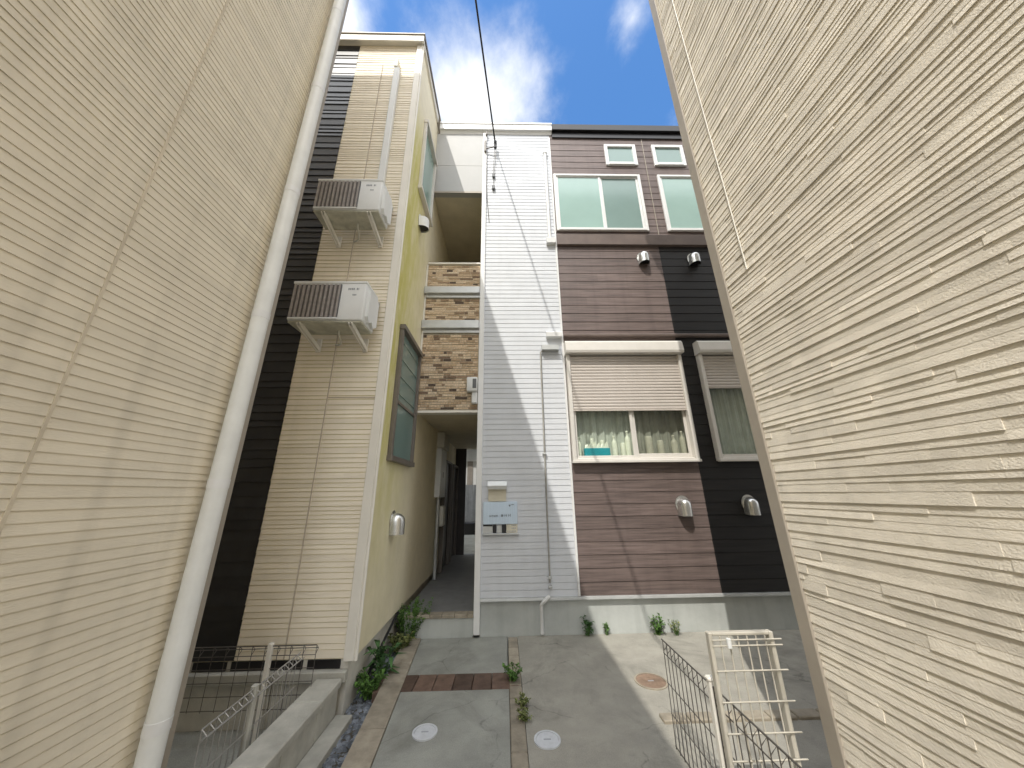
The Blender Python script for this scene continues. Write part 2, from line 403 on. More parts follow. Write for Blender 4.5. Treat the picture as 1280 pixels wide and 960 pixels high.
# passage floor and entrance step
mb = MB(); mb.box(WX+.002, -.302, F+.13, 9.0, -.2, .222); mb.build('passage_floor', M['passage_floor'], apt)
st = MB().box(WX+.06, -.376, F+.012, F+.128, -.2, .198, .004).build('entrance_step', M['foundation'], apt)
mb = MB(); x = WX+.06
while x < -.39:
    e = min(x+.15, -.376); mb.box(x, e-.004, F-.002, F+.129, .199, .235, .003, random.random()); x = e
mb.build('step_tiles', M['kerb'], st)

# --- windows of the main wing
def window(x0, x1, z0, z1, split, fr, panes, proud=.035, fw=.045, label=None, sash=True):
    mb = MB(); y0, y1 = F-proud, F+.05
    mb.box(x0, x0+fw, y0, y1, z0, z1, .004); mb.box(x1-fw, x1, y0, y1, z0, z1, .004)
    mb.box(x0+fw, x1-fw, y0, y1, z1-fw, z1, .004); mb.box(x0+fw, x1-fw, y0-.012, y1, z0, z0+fw, .004)
    w = mb.build('window', fr, apt)
    if label: w['label'] = label
    xs = [x0+fw] + ([split] if split else []) + [x1-fw]
    for i, (a, b) in enumerate(zip(xs, xs[1:])):
        yp = F - .004 + (.018 if i else 0); s = .034
        mb = MB()
        if sash:
            mb.box(a, a+s, yp-.012, yp+.012, z0+fw, z1-fw, .003); mb.box(b-s, b, yp-.012, yp+.012, z0+fw, z1-fw, .003)
            mb.box(a+s, b-s, yp-.012, yp+.012, z0+fw, z0+fw+s, .003); mb.box(a+s, b-s, yp-.012, yp+.012, z1-fw-s*.6, z1-fw, .003)
            mb.build('sash', fr, w)
        k = s if sash else 0
        MB().box(a+k*.9, b-k*.9, yp, yp+.005, z0+fw+k*.9, z1-fw-k*.5).build('pane', panes[i], w)
    return w
window(*WIN_UP[0], 1.80, M['white_metal'], (M['frost_sky'], M['frost_dark']), label='wide frosted sliding window over the brown ledge')
window(*WIN_UP[1], 3.70, M['white_metal'], (M['frost_sky'], M['frost_dark']), label='wide frosted window half hidden by the right neighbour')
window(*WIN_SM[0], None, M['white_metal'], (M['frost_dark'],), fw=.06, sash=False, label='small high window nearer the white siding')
window(*WIN_SM[1], None, M['white_metal'], (M['frost_dark'],), fw=.06, sash=False, label='small high window at the right neighbour')

def shutter_window(x0, x1, z0, z1, zs, label):
    fw = .055; mb = MB(); y0, y1 = F-.085, F+.05; sp = (x0+x1)/2 + .03
    mb.box(x0, x0+fw, y0, y1, z0, z1-.21, .006); mb.box(x1-fw, x1, y0, y1, z0, z1-.21, .006)
    mb.box(x0+fw, x1-fw, y0+.02, y1, z0, z0+.05, .006); mb.box(x0-.01, x1+.01, y0-.015, y0+.04, z0-.012, z0+.022, .004)
    w = mb.build('window', M['frame_silver'], apt); w['label'] = label
    prof = [(F-.005, z1-.21), (F-.155, z1-.205), (F-.165, z1-.17), (F-.15, z1-.04), (F-.12, z1-.005), (F-.005, z1)]
    MB().extr(prof, x0-.012, x1+.012).build('shutter_box', M['frame_silver'], w)
    mb = MB(); z = z1-.225; n = 0
    while z > zs + .05:   # slightly convex slats
        a = z - .046
        for (ya, za), (yb, zb) in zip([(0, z), (-.007, z-.008), (-.009, z-.023), (-.006, z-.038), (.004, z-.044)], [(-.007, z-.008), (-.009, z-.023), (-.006, z-.038), (.004, z-.044), (0, a)]):
            mb.face([(x0+fw, F-.045+ya, za), (x1-fw, F-.045+ya, za), (x1-fw, F-.045+yb, zb), (x0+fw, F-.045+yb, zb)], random.random())
        z = a
    mb.box(x0+fw, x1-fw, F-.062, F-.03, zs, z, .004)
    mb.build('shutter', M['shutter'], w)
    for i, (a, b) in enumerate(((x0+fw, sp), (sp, x1-fw))):
        yp = F - .012 + .022*i; s = .04; zt = z1 - .25
        mb = MB(); mb.box(a, a+s, yp-.012, yp+.012, z0+.05, zt, .003); mb.box(b-s, b, yp-.012, yp+.012, z0+.05, zt, .003)
        mb.box(a+s, b-s, yp-.012, yp+.012, z0+.05, z0+.05+s*(1.6 if i else 1.0), .003); mb.box(a+s, b-s, yp-.012, yp+.012, zt-s, zt, .003)
        mb.build('sash', M['frame_silver'], w)
        q = MB(); q.face([(a+s*.9, yp, z0+.05+s*.9), (b-s*.9, yp, z0+.05+s*.9), (b-s*.9, yp, zt-s*.9), (a+s*.9, yp, zt-s*.9)])
        q.build('pane', M['pane_screen'] if i else M['pane_clear'], w, False)
    mb = MB(); n = 110; yc = F+.135
    for k in range(n):
        xa = x0+.02+(x1-x0-.04)*k/n; xb = x0+.02+(x1-x0-.04)*(k+1)/n
        wv = lambda x: yc + .016*math.sin(x*47) + .009*math.sin(x*111+1)
        mb.face([(xa, wv(xa), z0+.02), (xb, wv(xb), z0+.02), (xb, wv(xb), z1-.1), (xa, wv(xa), z1-.1)], .5, True)
    mb.build('curtain', M['curtain'], w, False)
    return w
shutter_window(*WIN_SH[0], 2.70, 'window with its shutter half down and white bottles on the sill')
shutter_window(*WIN_SH[1], 3.03, 'window with its shutter a third down in the neighbour\'s shadow')

# --- ledges across the brown wall
def ledge(x0, x1, z0, z1, d, m, label=None):
    o = MB().extr([(F-.001, z0), (F-d, z0+.004), (F-d-.006, z1-.02), (F-d+.01, z1), (F-.001, z1+.012)], x0, x1).build('ledge', m, apt)
    if label: o['label'] = label
ledge(.92, 5.6, 5.60, 5.82, .055, M['brown_metal'], 'deep brown ledge under the upper windows')
ledge(.92, 5.6, 3.875, 3.925, .055, M['brown_metal'], 'thin brown ledge above the shutter boxes')
ledge(.74, .888, 5.62, 5.735, .075, M['white_metal'], 'white ledge end on the upper white siding')
ledge(.655, .888, 3.865, 3.955, .075, M['white_metal'], 'white ledge end above the lower downpipe')
MB().box(2.712, 2.722, F-.012, F-.001, 5.835, 8.215).build('wall_joint', M['taupe_trim'], apt)

# --- downpipes and conduits on the white siding
mb = MB(); mb.tube([(.80, F-.03, 5.74), (.80, F-.035, 7.72)], .028, 10); mb.box(.765, .835, F-.07, F-.005, 7.70, 7.80, .008)
o = mb.build('downpipe', M['white_metal'], apt); o['label'] = 'white pipe above the upper ledge end'
p = MB().tube([(.60, F-.03, 3.66), (.556, F-.03, 3.62), (.552, F-.03, .56)], .011, 8).build('downpipe', M['hose'], apt)
p['label'] = 'thin grey pipe running down the white siding'
for z in (.60, .50, 2.1): MB().box(.527, .577, F-.05, F-.008, z, z+.028, .003).build('pipe_clip', M['grey_metal'], p)
MB().extr([(F-.008, 3.64), (F-.09, 3.645), (F-.09, 3.72), (F-.008, 3.735)], .575, .825).build('ledge', M['grey_metal'], apt)
mb = MB(); mb.tube([(.54, F-.045, .42), (.47, F-.05, .37), (.437, F-.03, .33), (.437, F-.015, .03)], .024, 10)
o = mb.build('downpipe', M['white_metal'], apt); o['label'] = 'short white pipe in front of the foundation'
# electric meter box on the parapet
mt = MB().box(-.53, -.38, F-.13, F-.02, 2.99, 3.20, .012, seg=2).build('meter_box', M['plastic_white'], apt)
MB().box(-.445, -.392, F-.134, F-.1301, 3.03, 3.17).build('meter_window', M['mark_grey'], mt)
MB().box(-.46, -.38, F-.09, F-.02, 2.82, 2.988, .012).build('cable_cover', M['plastic_white'], mt)

# --- vent hoods (shell open below)
def hood(c, n, label, s=1.0, m=None):
    """rounded hood on a wall: c = centre on the wall, n = outward direction"""
    c = Vector(c); n = Vector(n); u = n.cross(Vector((0, 0, 1))); w, d, h = .084*s, .135*s, .125*s
    mb = MB(); K = 14; J = 7; rings = []
    levels = [(-h, 1.0), (-h*.3, 1.0), (.1*h, 1.0)] + [(.1*h + w*1.05*math.sin(a), max(.02, math.cos(a))) for a in [math.pi/2*j/J for j in range(1, J+1)]]
    for z, sc in levels:
        ring = []
        for k in range(K+1):
            a = math.pi*k/K
            ring.append(c + u*(math.cos(a)*w*sc) + n*(.004 + math.sin(a)**.7*d*(sc**.8)) + Vector((0, 0, z)))
        rings.append(ring)
    vs = [p for r in rings for p in r]; fs = []
    for i in range(len(rings)-1):
        for k in range(K): fs.append((i*(K+1)+k, i*(K+1)+k+1, (i+1)*(K+1)+k+1, (i+1)*(K+1)+k))
    mb.mesh(vs, fs, .5, True)
    # flange against the wall
    fl = [c + u*(math.cos(2*math.pi*k/24)*.10*s) + n*.003 + Vector((0, 0, .012 + math.sin(2*math.pi*k/24)*.115*s)) for k in range(24)]
    fo = [p + n*.006 for p in fl]
    mb.mesh(fl+fo, [tuple(range(24, 48))] + [(k, (k+1) % 24, 24+(k+1) % 24, 24+k) for k in range(24)])
    h_ = mb.build('vent_hood', m or M['steel'], apt, False); h_['label'] = label
    g = [c + u*(math.cos(math.pi*k/K)*w*.93) + n*(.006 + math.sin(math.pi*k/K)**.7*d*.93) + Vector((0, 0, -h*.82)) for k in range(K+1)]
    q = MB(); q.face(g); q.build('vent_mouth', M['black_metal'], h_)
hood((2.36, F-.006, 5.345), (0, -1, 0), 'sunlit vent hood under the upper ledge')
hood((3.22, F-.006, 5.33), (0, -1, 0), 'shaded vent hood under the upper ledge')
hood((2.36, F-.006, 1.42), (0, -1, 0), 'sunlit vent hood on the lower brown siding')
hood((3.25, F-.006, 1.42), (0, -1, 0), 'shaded vent hood on the lower brown siding')
hood((WX+.001, 4.06, 1.31), (1, 0, 0), 'steel vent hood low on the yellowed wall')
hood((WX+.001, 4.06, 5.53), (1, 0, 0), 'white vent hood high on the yellowed wall', 1.0, M['white_metal'])

# --- left wing
mb = MB()
for a, b in ((-6.0, -2.602), (-2.242, -1.262)):
    siding(mb, PG, a, b, .318, 8.37, .05, .0038, jit=.35, joints=1.3, groove=.006, tone=(.3, .7))
tag(mb.build('cream_siding', M['cream_siding'], apt, False), 'cream lap siding behind the air conditioners')
mb = MB(); siding(mb, PG, -2.602, -2.242, .318, 8.37, .10, .009, jit=.35)
tag(mb.build('accent_strip', M['black_siding'], apt, False), 'black vertical siding strip')
mb = MB(); mb.box(-6.0, WX, G+.003, 9.0, .311, 8.384); mb.build('side_wall', M['cream_wall'], apt, False)
mb = MB(); mb.box(-6.0, WX-.05, G+.01, 8.98, -.3, .309); mb.build('wing_foundation', M['white_plaster'], apt)
mb = MB()
for i in range(7):
    x = -3.5 + i*.31; mb.box(x, x+.27, G-.002, G+.009, .245, .306)
mb.build('foundation_vent', M['black_metal'], apt)
mb = MB(); mb.box(-6.0, -1.30, G-.05, G+.0095, .165, .24, .006); mb.build('foundation_band', M['wall_block'], apt)
mb = MB(); mb.box(-1.34, WX+.004, G-.028, G+.002, .30, 8.375, .004); mb.build('corner_trim', M['pale_trim'], apt)
mb = MB(); mb.tube([(-1.245, G-.005, .30), (-1.245, G-.005, 8.37)], .016, 8); mb.build('corner_bead', M['pale_trim'], apt)
mb = MB(); mb.box(-1.842, -1.832, G-.009, G+.001, .32, 7.9); mb.box(-1.83, -1.341, G-.009, G+.001, 2.572, 2.58); mb.box(-1.83, -1.341, G-.009, G+.001, 4.98, 4.987)
mb.build('wall_joint', M['joint'], apt)
mb = MB(); mb.box(-6.1, WX+.035, G-.09, G-.07, 8.352, 8.487, .004); mb.box(-6.1, WX+.03, G-.069, G+.03, 8.385, 8.45)
tag(mb.build('fascia', M['pale_trim'], apt), 'cream eave of the left wing')
sl = lambda y: 8.49 + (y-G+.1)*.08
mb = MB(); mb.extr([(G-.105, sl(G-.105)), (9.1, sl(9.1)), (9.1, sl(9.1)+.024), (G-.105, sl(G-.105)+.024)], -6.1, WX+.05); mb.build('roof', M['taupe_trim'], apt)
mb = MB(); mb.extr([(G+.032, 8.386), (F-.12, 8.386), (F-.12, sl(F-.12)-.003), (G+.032, sl(G+.032)-.003)], WX-.2, WX+.03); mb.build('verge_board', M['pale_trim'], apt)
mb = MB(); mb.extr([(G-.07, sl(G-.07)-.04), (F-.12, sl(F-.12)-.04), (F-.12, sl(F-.12)-.002), (G-.07, sl(G-.07)-.002)], WX+.036, WX+.048); mb.build('roof_edge', M['dark_frame'], apt)

def side_window(y0, y1, z0, z1, label, pane, blind):
    mb = MB(); fw = .05; a, b = WX-.0+.001, WX+.05
    mb.box(a, b, y0, y0+fw, z0, z1, .004); mb.box(a, b, y1-fw, y1, z0, z1, .004)
    mb.box(a, b+.02, y0-.01, y1+.01, z1-fw, z1+.012, .004); mb.box(a, b+.015, y0-.01, y1+.01, z0-.01, z0+fw, .004)
    w = mb.build('window', M['dark_frame'] if blind else M['frame_silver'], apt); w['label'] = label
    zm = z0 + (z1-z0)*.42
    if blind: MB().box(WX+.012, WX+.03, y0+fw, y1-fw, zm-.02, zm+.02, .003).build('sash', M['dark_frame'], w)
    MB().box(WX+.008, WX+.012, y0+fw, y1-fw, z0+fw, z1-fw).build('pane', pane, w)
    if blind:
        for k in range(4):
            z = zm + .10 + k*.22
            if z < z1-.08: MB().box(WX+.013, WX+.02, y0+fw, y1-fw, z, z+.009).build('guard_rail', M['frost_dark'], w)
side_window(3.66, 4.57, 1.96, 3.57, 'dark framed window above the low vent hood', M['frost_dark'], True)
side_window(3.80, 4.56, 5.93, 7.35, 'pale frosted window high on the yellowed wall', M['frost_sky'], False)

# --- passage: doors and meters along the left wall
def door(y0, y1, label):
    d = MB().box(WX+.001, WX+.03, y0+.04, y1-.04, .24, 2.23).build('door', M['door'], apt); d['label'] = label
    mb = MB(); mb.box(WX+.001, WX+.09, y0, y0+.04, .223, 2.27); mb.box(WX+.001, WX+.09, y1-.04, y1, .223, 2.27); mb.box(WX+.001, WX+.09, y0+.04, y1-.04, 2.231, 2.27)
    mb.build('door_frame', M['dark_frame'], d)
    MB().tube([(WX+.06, y0+.12, 1.1), (WX+.06, y0+.12, 1.35)], .012, 6).build('handle', M['steel'], d)
door(6.95, 7.78, 'dark passage door nearest the street')
door(8.02, 8.85, 'dark passage door at the far end')
MB().box(WX+.001, -.985, 8.86, 8.899, .223, 2.734).build('darkening_screen', M['door'], apt)  # dark panel added to darken and narrow the passage's far end
pb = MB().box(WX+.001, WX+.10, 6.30, 6.86, 1.55, 2.42, .008).build('meter_cabinet', M['plastic_white'], apt)
MB().box(WX+.101, WX+.106, 6.55, 6.6, 1.9, 2.0).build('latch', M['black_metal'], pb)
MB().tube([(WX+.06, 6.42, .23), (WX+.06, 6.42, 1.54)], .03, 8).build('gas_pipe', M['grey_metal'], apt)
MB().box(WX+.02, WX+.15, 6.52, 6.74, 1.05, 1.40, .03, seg=2).build('gas_meter', M['plastic_cream'], apt)
MB().box(WX+.001, WX+.14, 6.30, 6.9, 2.43, 2.72, .01).build('duct_box', M['plastic_cream'], apt)

# ================================================================== AIR CONDITIONERS
def make_ac():
    W, H, D = .735, .475, .29
    t = thing('air_conditioner', (-1.753, 3.24, 4.60), 'upper outdoor air conditioner on wall brackets with a white duct rising behind it', 'air conditioner', 'outdoor air conditioners on the cream wall')
    X, Y, Z = t.location
    x0, x1 = X-W/2, X+W/2; y0, y1 = Y-D, Y; xs = x0 + W*.655
    mb = MB(); mb.box(x0, x1, y0, y1, Z+.03, Z+H, .014, seg=2)
    c = mb.build('casing', M['plastic_white'], t)
    MB().box(x0-.005, x1+.005, y0-.006, y1+.004, Z+H-.028, Z+H+.004, .006).build('top_cover', M['plastic_white'], t)
    g = MB().box(x0+.022, xs, y0-.004, y0+.001, Z+.062, Z+H-.04).build('grille', M['ac_fin'], t)
    mb = MB(); n = 10
    for k in range(n+1):
        x = x0+.026+(xs-x0-.034)*k/n; mb.box(x-.011, x+.011, y0-.013, y0-.004, Z+.062, Z+H-.04)
    mb.build('slats', M['ac_slat'], g)
    MB().box(x0+.012, xs+.01, y0-.016, y0-.001, Z+.035, Z+.058, .004).build('grille_rim', M['plastic_white'], t)
    MB().box(xs+.002, xs+.01, y0-.016, y0-.001, Z+.06, Z+H-.04, .002).build('grille_post', M['mark_grey'], t)
    mb = MB()   # small illegible maker's marks as on the photographed casing
    for k, w in enumerate((.012, .012, .012, .012, 0, .012, .006)):
        if w: mb.box(xs+.075+k*.017, xs+.075+k*.017+w, y0-.0025, y0-.001, Z+H-.10, Z+H-.078)
    for k in range(3): mb.box(xs+.125+k*.014, xs+.135+k*.014, y0-.0025, y0-.001, Z+H-.165, Z+H-.150)
    mb.build('badge', M['mark_pale'], t)
    MB().box(x0+.01, x1-.01, y0+.012, y1-.01, Z+.012, Z+.0295).build('base_pan', M['ac_under'], t)
    # valve cover on the right-hand side
    pr = [(y0+.045, Z+.40), (y0+.045, Z+.10), (y0+.09, Z+.045), (y0+.15, Z+.085), (y0+.20, Z+.04), (y1-.01, Z+.09), (y1-.01, Z+.36), (y1-.06, Z+.42)]
    MB().extr(pr, x1+.0005, x1+.032).build('valve_cover', M['plastic_white'], t)
    for bx in (x0+.10, x1-.13):   # wall brackets
        mb = MB()
        for q in (0, .030):   # two cheeks of the channel
            mb.extr([(y0+.004, Z+.0115), (y0-.002, Z-.006), (y0+.03, Z-.026), (G-.012, Z-.125), (G-.012, Z-.085), (y0+.08, Z+.0115)], bx+q, bx+q+.008)
        mb.box(bx-.006, bx+.044, G-.030, G-.0125, Z-.135, Z+.02, .003)
        mb.mesh([(bx+.008, y0+.03, Z-.018), (bx+.030, y0+.03, Z-.018), (bx+.030, G-.03, Z-.113), (bx+.008, G-.03, Z-.113)], [(0, 1, 2, 3)])
        mb.build('bracket', M['pale_trim'], t)
    pth = [(X+.06, Y-.10, Z+.012), (X+.06, Y-.09, Z-.035), (X+.05, Y-.02, Z-.06), (X+.02, Y+.05, Z-.07), (X-.03, G-.04, Z-.06), (X-.07, G-.02, Z-.045)]
    MB().tube(pth, .010, 7).build('drain_hose', M['plastic_cream'], t)
    pth = [(x1-.02, y1-.03, Z+H-.16), (x1+.06, y1+.03, Z+H-.12), (x1+.05, G-.035, Z+H-.02), (x1+.02-.19, G-.035, Z+H+.06)]
    MB().tube([(x1-.05, y1, Z+H-.14), (x1-.02, y1+.06, Z+H-.10), (x1-.03, G-.04, Z+H-.02)], .026, 8).build('pipe_bundle', M['hose'], t)
    return t
ac = make_ac()
dup(ac, (-1.765, 3.24, 3.215), 'lower outdoor air conditioner on wall brackets, beneath the other one')
dc = thing('duct_cover', (-1.588, G, 5.04), 'long white pipe duct running up the cream wall above the upper air conditioner', 'duct cover')
mb = MB(); mb.box(-1.632, -1.545, G-.075, G-.008, 5.08, 7.74, .01); mb.build('duct', M['plastic_white'], dc)
mb = MB(); mb.box(-1.636, -1.575, G-.08, G-.008, 7.742, 7.92, .012); mb.build('end_cap', M['plastic_cream'], dc)

# ================================================================== CABLE, SIGN, LAMP
pc = thing('power_cable', (-.13, F-.01, 7.86), 'black overhead cable fixed beside the white corner post of the building', 'cable')
A = Vector((-.135, F-.10, 7.86)); dx, dz = -.127, .194
path = [A + Vector((dx*s, -s, dz*s - .0025*s*(14-s))) for s in [0, .3, .7, 1.2, 2, 3, 4.5, 6, 8, 10, 12, 14]]
MB().tube(path, .0145, 7).build('cable', M['cable'], pc)
mb = MB(); mb.box(-.345, -.305, F-.075, F-.036, 7.72, 8.0, .006); mb.tube([(-.325, F-.05, 7.80), (-.135, F-.10, 7.80)], .012, 6); mb.build('anchor_bracket', M['dark_frame'], pc)
mb = MB(); mb.tube([(-.135, F-.10, 7.93), (-.135, F-.10, 7.86), (-.135, F-.10, 7.76)], .028, 9); mb.build('insulator', M['cable'], pc)
mb = MB(); mb.box(-.325, -.29, F-.07, F-.036, 8.16, 8.24, .005); mb.build('cable_clip', M['dark_frame'], pc)
for z in (7.16, 6.87):
    MB().box(-.192, -.142, F-.05, F-.006, z-.045, z+.045, .006).build('connector', M['mark_grey'], pc)
mb = MB()
for a, b in ((-.15, -.178), (-.125, -.158)): mb.tube([(a, F-.09, 7.77), (a-.01, F-.05, 7.5), (b, F-.03, 7.2)], .0045, 5)
mb.tube([(-.167, F-.03, 7.12), (-.167, F-.03, 6.9)], .004, 5)
mb.tube([(-.30, F-.02, 7.74), (-.292, F-.02, 7.3), (-.295, F-.02, 6.95), (-.28, F-.016, 6.6), (-.24, F-.014, 6.1)], .005, 5)
mb.build('drop_wire', M['wire_dark'], pc)

sg = thing('name_sign', (-.05, F-.01, 1.115), 'blue grey nameplate with small lettering on the white siding below the wall lamp', 'sign')
MB().box(-.275, .165, F-.034, F-.009, 1.228, 1.50, .003).build('plate', M['sign_plate'], sg)
mb = MB(); yy = F-.0362
def ink(x, z, w, h): mb.box(x, x+w+.0016, yy, yy+.0017, z, z+h+.0016)
# darker characters: a crossed square, a short slant, and three upright strokes
X0, Z0 = -.045, 1.318; s = .026
ink(X0, Z0, s, .004); ink(X0, Z0+s-.004, s, .004); ink(X0, Z0, .004, s); ink(X0+s-.004, Z0, .004, s); ink(X0+.011, Z0, .004, s); ink(X0, Z0+.011, s, .004)
ink(.0, Z0+.001, .004, .024); ink(.005, Z0+.018, .005, .006); ink(.022, Z0, .005, .028); ink(.015, Z0+.011, .006, .004)
ink(.048, Z0, .004, .028); ink(.070, Z0, .006, .032); ink(.058, Z0+.013, .005, .004)
ink(.055, 1.452, .022, .010); ink(.060, 1.440, .012, .012); ink(.088, 1.458, .034, .007)
mb.build('lettering', M['mark_grey'], sg)
mb = MB(); X1 = -.195
for k in range(4):
    x = X1 + k*.029; ink(x, Z0, .004, .021); ink(x+.015, Z0, .004, .021); ink(x, Z0+.009, .019, .003); ink(x, Z0+.018 if k % 2 else Z0, .019, .003)
mb.build('small_lettering', M['mark_mid'], sg)
MB().box(-.275, -.153, F-.025, F-.009, 1.126, 1.205).build('grey_label', M['grey_metal'], sg); MB().box(-.10, -.038, F-.025, F-.009, 1.13, 1.215).build('grey_label', M['grey_metal'], sg)
MB().box(-.275, -.153, F-.03, F-.0255, 1.206, 1.226).build('rubber_strip', M['black_metal'], sg); MB().box(-.15, -.105, F-.04, F-.010, 1.126, 1.227, .003).build('clamp', M['black_metal'], sg); MB().box(-.035, .020, F-.04, F-.010, 1.126, 1.227, .003).build('clamp', M['black_metal'], sg)
nt = MB().box(.022, .165, F-.022, F-.009, 1.126, 1.226).build('notice', M['paper'], sg)
mb = MB()
for r in range(3):
    for k in range(6 if r == 2 else 3):
        x = (.035 if r == 2 else .09)+k*.02; mb.box(x, x+.012, F-.0235, F-.0221, 1.207-r*.034, 1.219-r*.034)
mb.build('notice_print', M['mark_pale'], nt)
MB().box(-.282, .185, F-.045, F-.009, 1.104, 1.122, .003).build('rail', M['grey_metal'], sg)

wl = thing('wall_lamp', (-.09, F-.01, 1.51), 'square grey lamp hood with a pale back plate above the nameplate', 'lamp')
MB().box(-.212, .022, F-.026, F-.009, 1.505, 1.66).build('back_plate', M['paper'], wl)
MB().extr([(F-.009, 1.662), (F-.10, 1.655), (F-.105, 1.70), (F-.075, 1.755), (F-.009, 1.76)], -.218, .030).build('lamp_hood', M['grey_metal'], wl)

# ================================================================== THINGS BEHIND THE SHUTTERED WINDOW
SZ = 2.062
MB().box(.945, 2.655, F+.022, F+.115, SZ-.02, SZ-.001).build('window_stool', M['frame_silver'], apt)
def bottle(x, y, h, r, label, shape=0):
    prof = [(r, 0), (r, h*.62), (r*.85, h*.72), (r*.4, h*.8), (r*.4, h*.92), (r*.45, h*.93), (r*.45, h), (.001, h)] if shape == 0 else \
           [(r, 0), (r*1.02, h*.5), (r, h*.9), (r*.8, h), (.001, h)]
    mb = MB(); n = 14
    vs = [(x+a*math.cos(2*math.pi*k/n), y+a*math.sin(2*math.pi*k/n), SZ+.001+z) for a, z in prof for k in range(n)]
    mb.mesh(vs, [(i*n+k, i*n+(k+1) % n, (i+1)*n+(k+1) % n, (i+1)*n+k) for i in range(len(prof)-1) for k in range(n)], .5, True)
    o = mb.build('bottle', M['bottle'], None); return tag(o, label, 'bottle', 'bottles and pots on the window sill')
for x, y, h, r, sh, lb in (
    (1.055, F+.068, .29, .035, 0, 'tall white bottle at the left end of the window sill, leaning by the frame'),
    (1.255, F+.098, .27, .03, 1, 'white pot behind the teal box on the window sill'),
    (1.40, F+.098, .245, .03, 1, 'lower white pot behind the right half of the teal box'),
    (1.56, F+.068, .30, .04, 0, 'cream bottle just right of the teal box on the sill'),
    (1.68, F+.068, .20, .035, 1, 'short white pot between two cream bottles on the sill'),
    (1.755, F+.068, .37, .04, 0, 'tallest cream bottle, left of the window\'s middle post'),
    (2.06, F+.068, .29, .05, 1, 'round topped jar behind the darker right pane'),
    (2.22, F+.068, .23, .045, 1, 'squat jar in the middle of the darker right pane'),
    (2.42, F+.068, .30, .045, 0, 'pale bottle behind the dark pane, second from the right frame'),
    (2.545, F+.068, .36, .04, 0, 'tall pale bottle at the right end of the window sill')):
    bottle(x, y, h, r, lb, sh)
tb = thing('tissue_box', (1.31, F+.065, SZ), 'teal box of white tissues on the window sill', 'box')
MB().box(1.115, 1.475, F+.006, F+.062, SZ+.0, SZ+.125, .006).build('carton', M['teal'], tb)
mb = MB()
for k in range(6):
    x = 1.13+k*.055; mb.face([(x, F+.03, SZ+.124), (x+.06, F+.035, SZ+.124), (x+.05, F+.042, SZ+.18+random.random()*.06), (x+.01, F+.05, SZ+.175)])
mb.build('tissues', M['bottle'], tb)

# ================================================================== NEIGHBOURING HOUSES
ln = thing('cream_house', (LX, 2.24, 0), 'cream sided house wall at the left edge with a long white downpipe at its corner', 'house')
PL = lambda u, v, d: (LX + d, u, v)
mb = MB(); siding(mb, PL, -7.0, 2.14, -.2, 9.2, .042, .003, jit=.15, joints=2.6, groove=.0045, tone=(.35, .65)); mb.build('siding', M['left_siding'], ln, False)
MB().box(LX+.0005, LX+.0045, 1.268, 1.28, -.2, 9.19).build('wall_joint', M['joint_pale'], ln)
mb = MB(); mb.box(-7.5, LX-.002, -7.0, 2.236, -.3, 9.2); mb.build('wall', M['left_siding'], ln)
mb = MB(); mb.box(LX-.10, LX+.014, 2.135, 2.246, -.2, 9.2, .004); mb.build('corner_trim', M['taupe_trim'], ln)
mb = MB(); mb.box(-7.6, LX+.075, -7.1, 2.25, 9.2, 9.35); mb.build('roof', M['taupe_trim'], ln)
pth = [(LX+.072, 2.05, -.2+i*.3) for i in range(33)]
dp = MB().tube([(LX+.072, 2.05, -.2), (LX+.072, 2.05, 9.19)], .050, 18).build('downpipe', M['pipe_white'], ln)
for z in (.55, 1.65, 2.75, 3.85, 5.05, 6.2, 7.3):
    MB().tube([(LX+.072, 2.05, z), (LX+.072, 2.05, z+.05)], .0522, 18).build('pipe_joint', M['white_metal'], dp)

rn = thing('stone_clad_house', (RX, 1.977, 0), 'house wall of pale split stone strips at the right edge with a taupe corner trim', 'house')
mb = MB(); z = -.2
while z < 9.45:
    h = random.choice((.024, .03, .034, .038, .046)); y = -7 + random.random()*.4
    while y < 1.9:
        e = min(1.9, y + random.choice((.15, .25, .4, .6, .9))*random.uniform(.8, 1.2)); d = random.uniform(.001, .0045); l = d + random.uniform(.002, .005)
        tn = random.random()
        mb.face([(RX-l, y, z), (RX-l, e, z), (RX-d, e, z+h), (RX-d, y, z+h)], tn)
        mb.face([(RX, y, z), (RX, e, z), (RX-l, e, z), (RX-l, y, z)], tn)
        mb.face([(RX, e, z), (RX, e, z+h), (RX-d, e, z+h), (RX-l, e, z)], tn); mb.face([(RX, y, z), (RX, y, z+h), (RX-d, y, z+h), (RX-l, y, z)], tn)
        y = e
    z += h
mb.build('stone_cladding', M['right_stone'], rn, False)
mb = MB(); mb.box(RX+.001, 7.5, -7.0, 1.97, -.3, 9.46); mb.build('wall', M['right_stone'], rn)
mb = MB(); mb.box(RX-.016, RX+.09, 1.898, 1.98, -.2, 9.46, .004); mb.build('corner_trim', M['taupe_trim'], rn)
mb = MB(); mb.box(1.33, 7.6, -7.1, 2.07, 9.462, 9.66); mb.build('roof', M['taupe_trim'], rn)
mb = MB(); mb.tube([(RX-.012, 1.70, 2.9), (RX-.012, 1.70, 9.4)], .004, 6); mb.build('wall_cable', M['pale_trim'], rn)

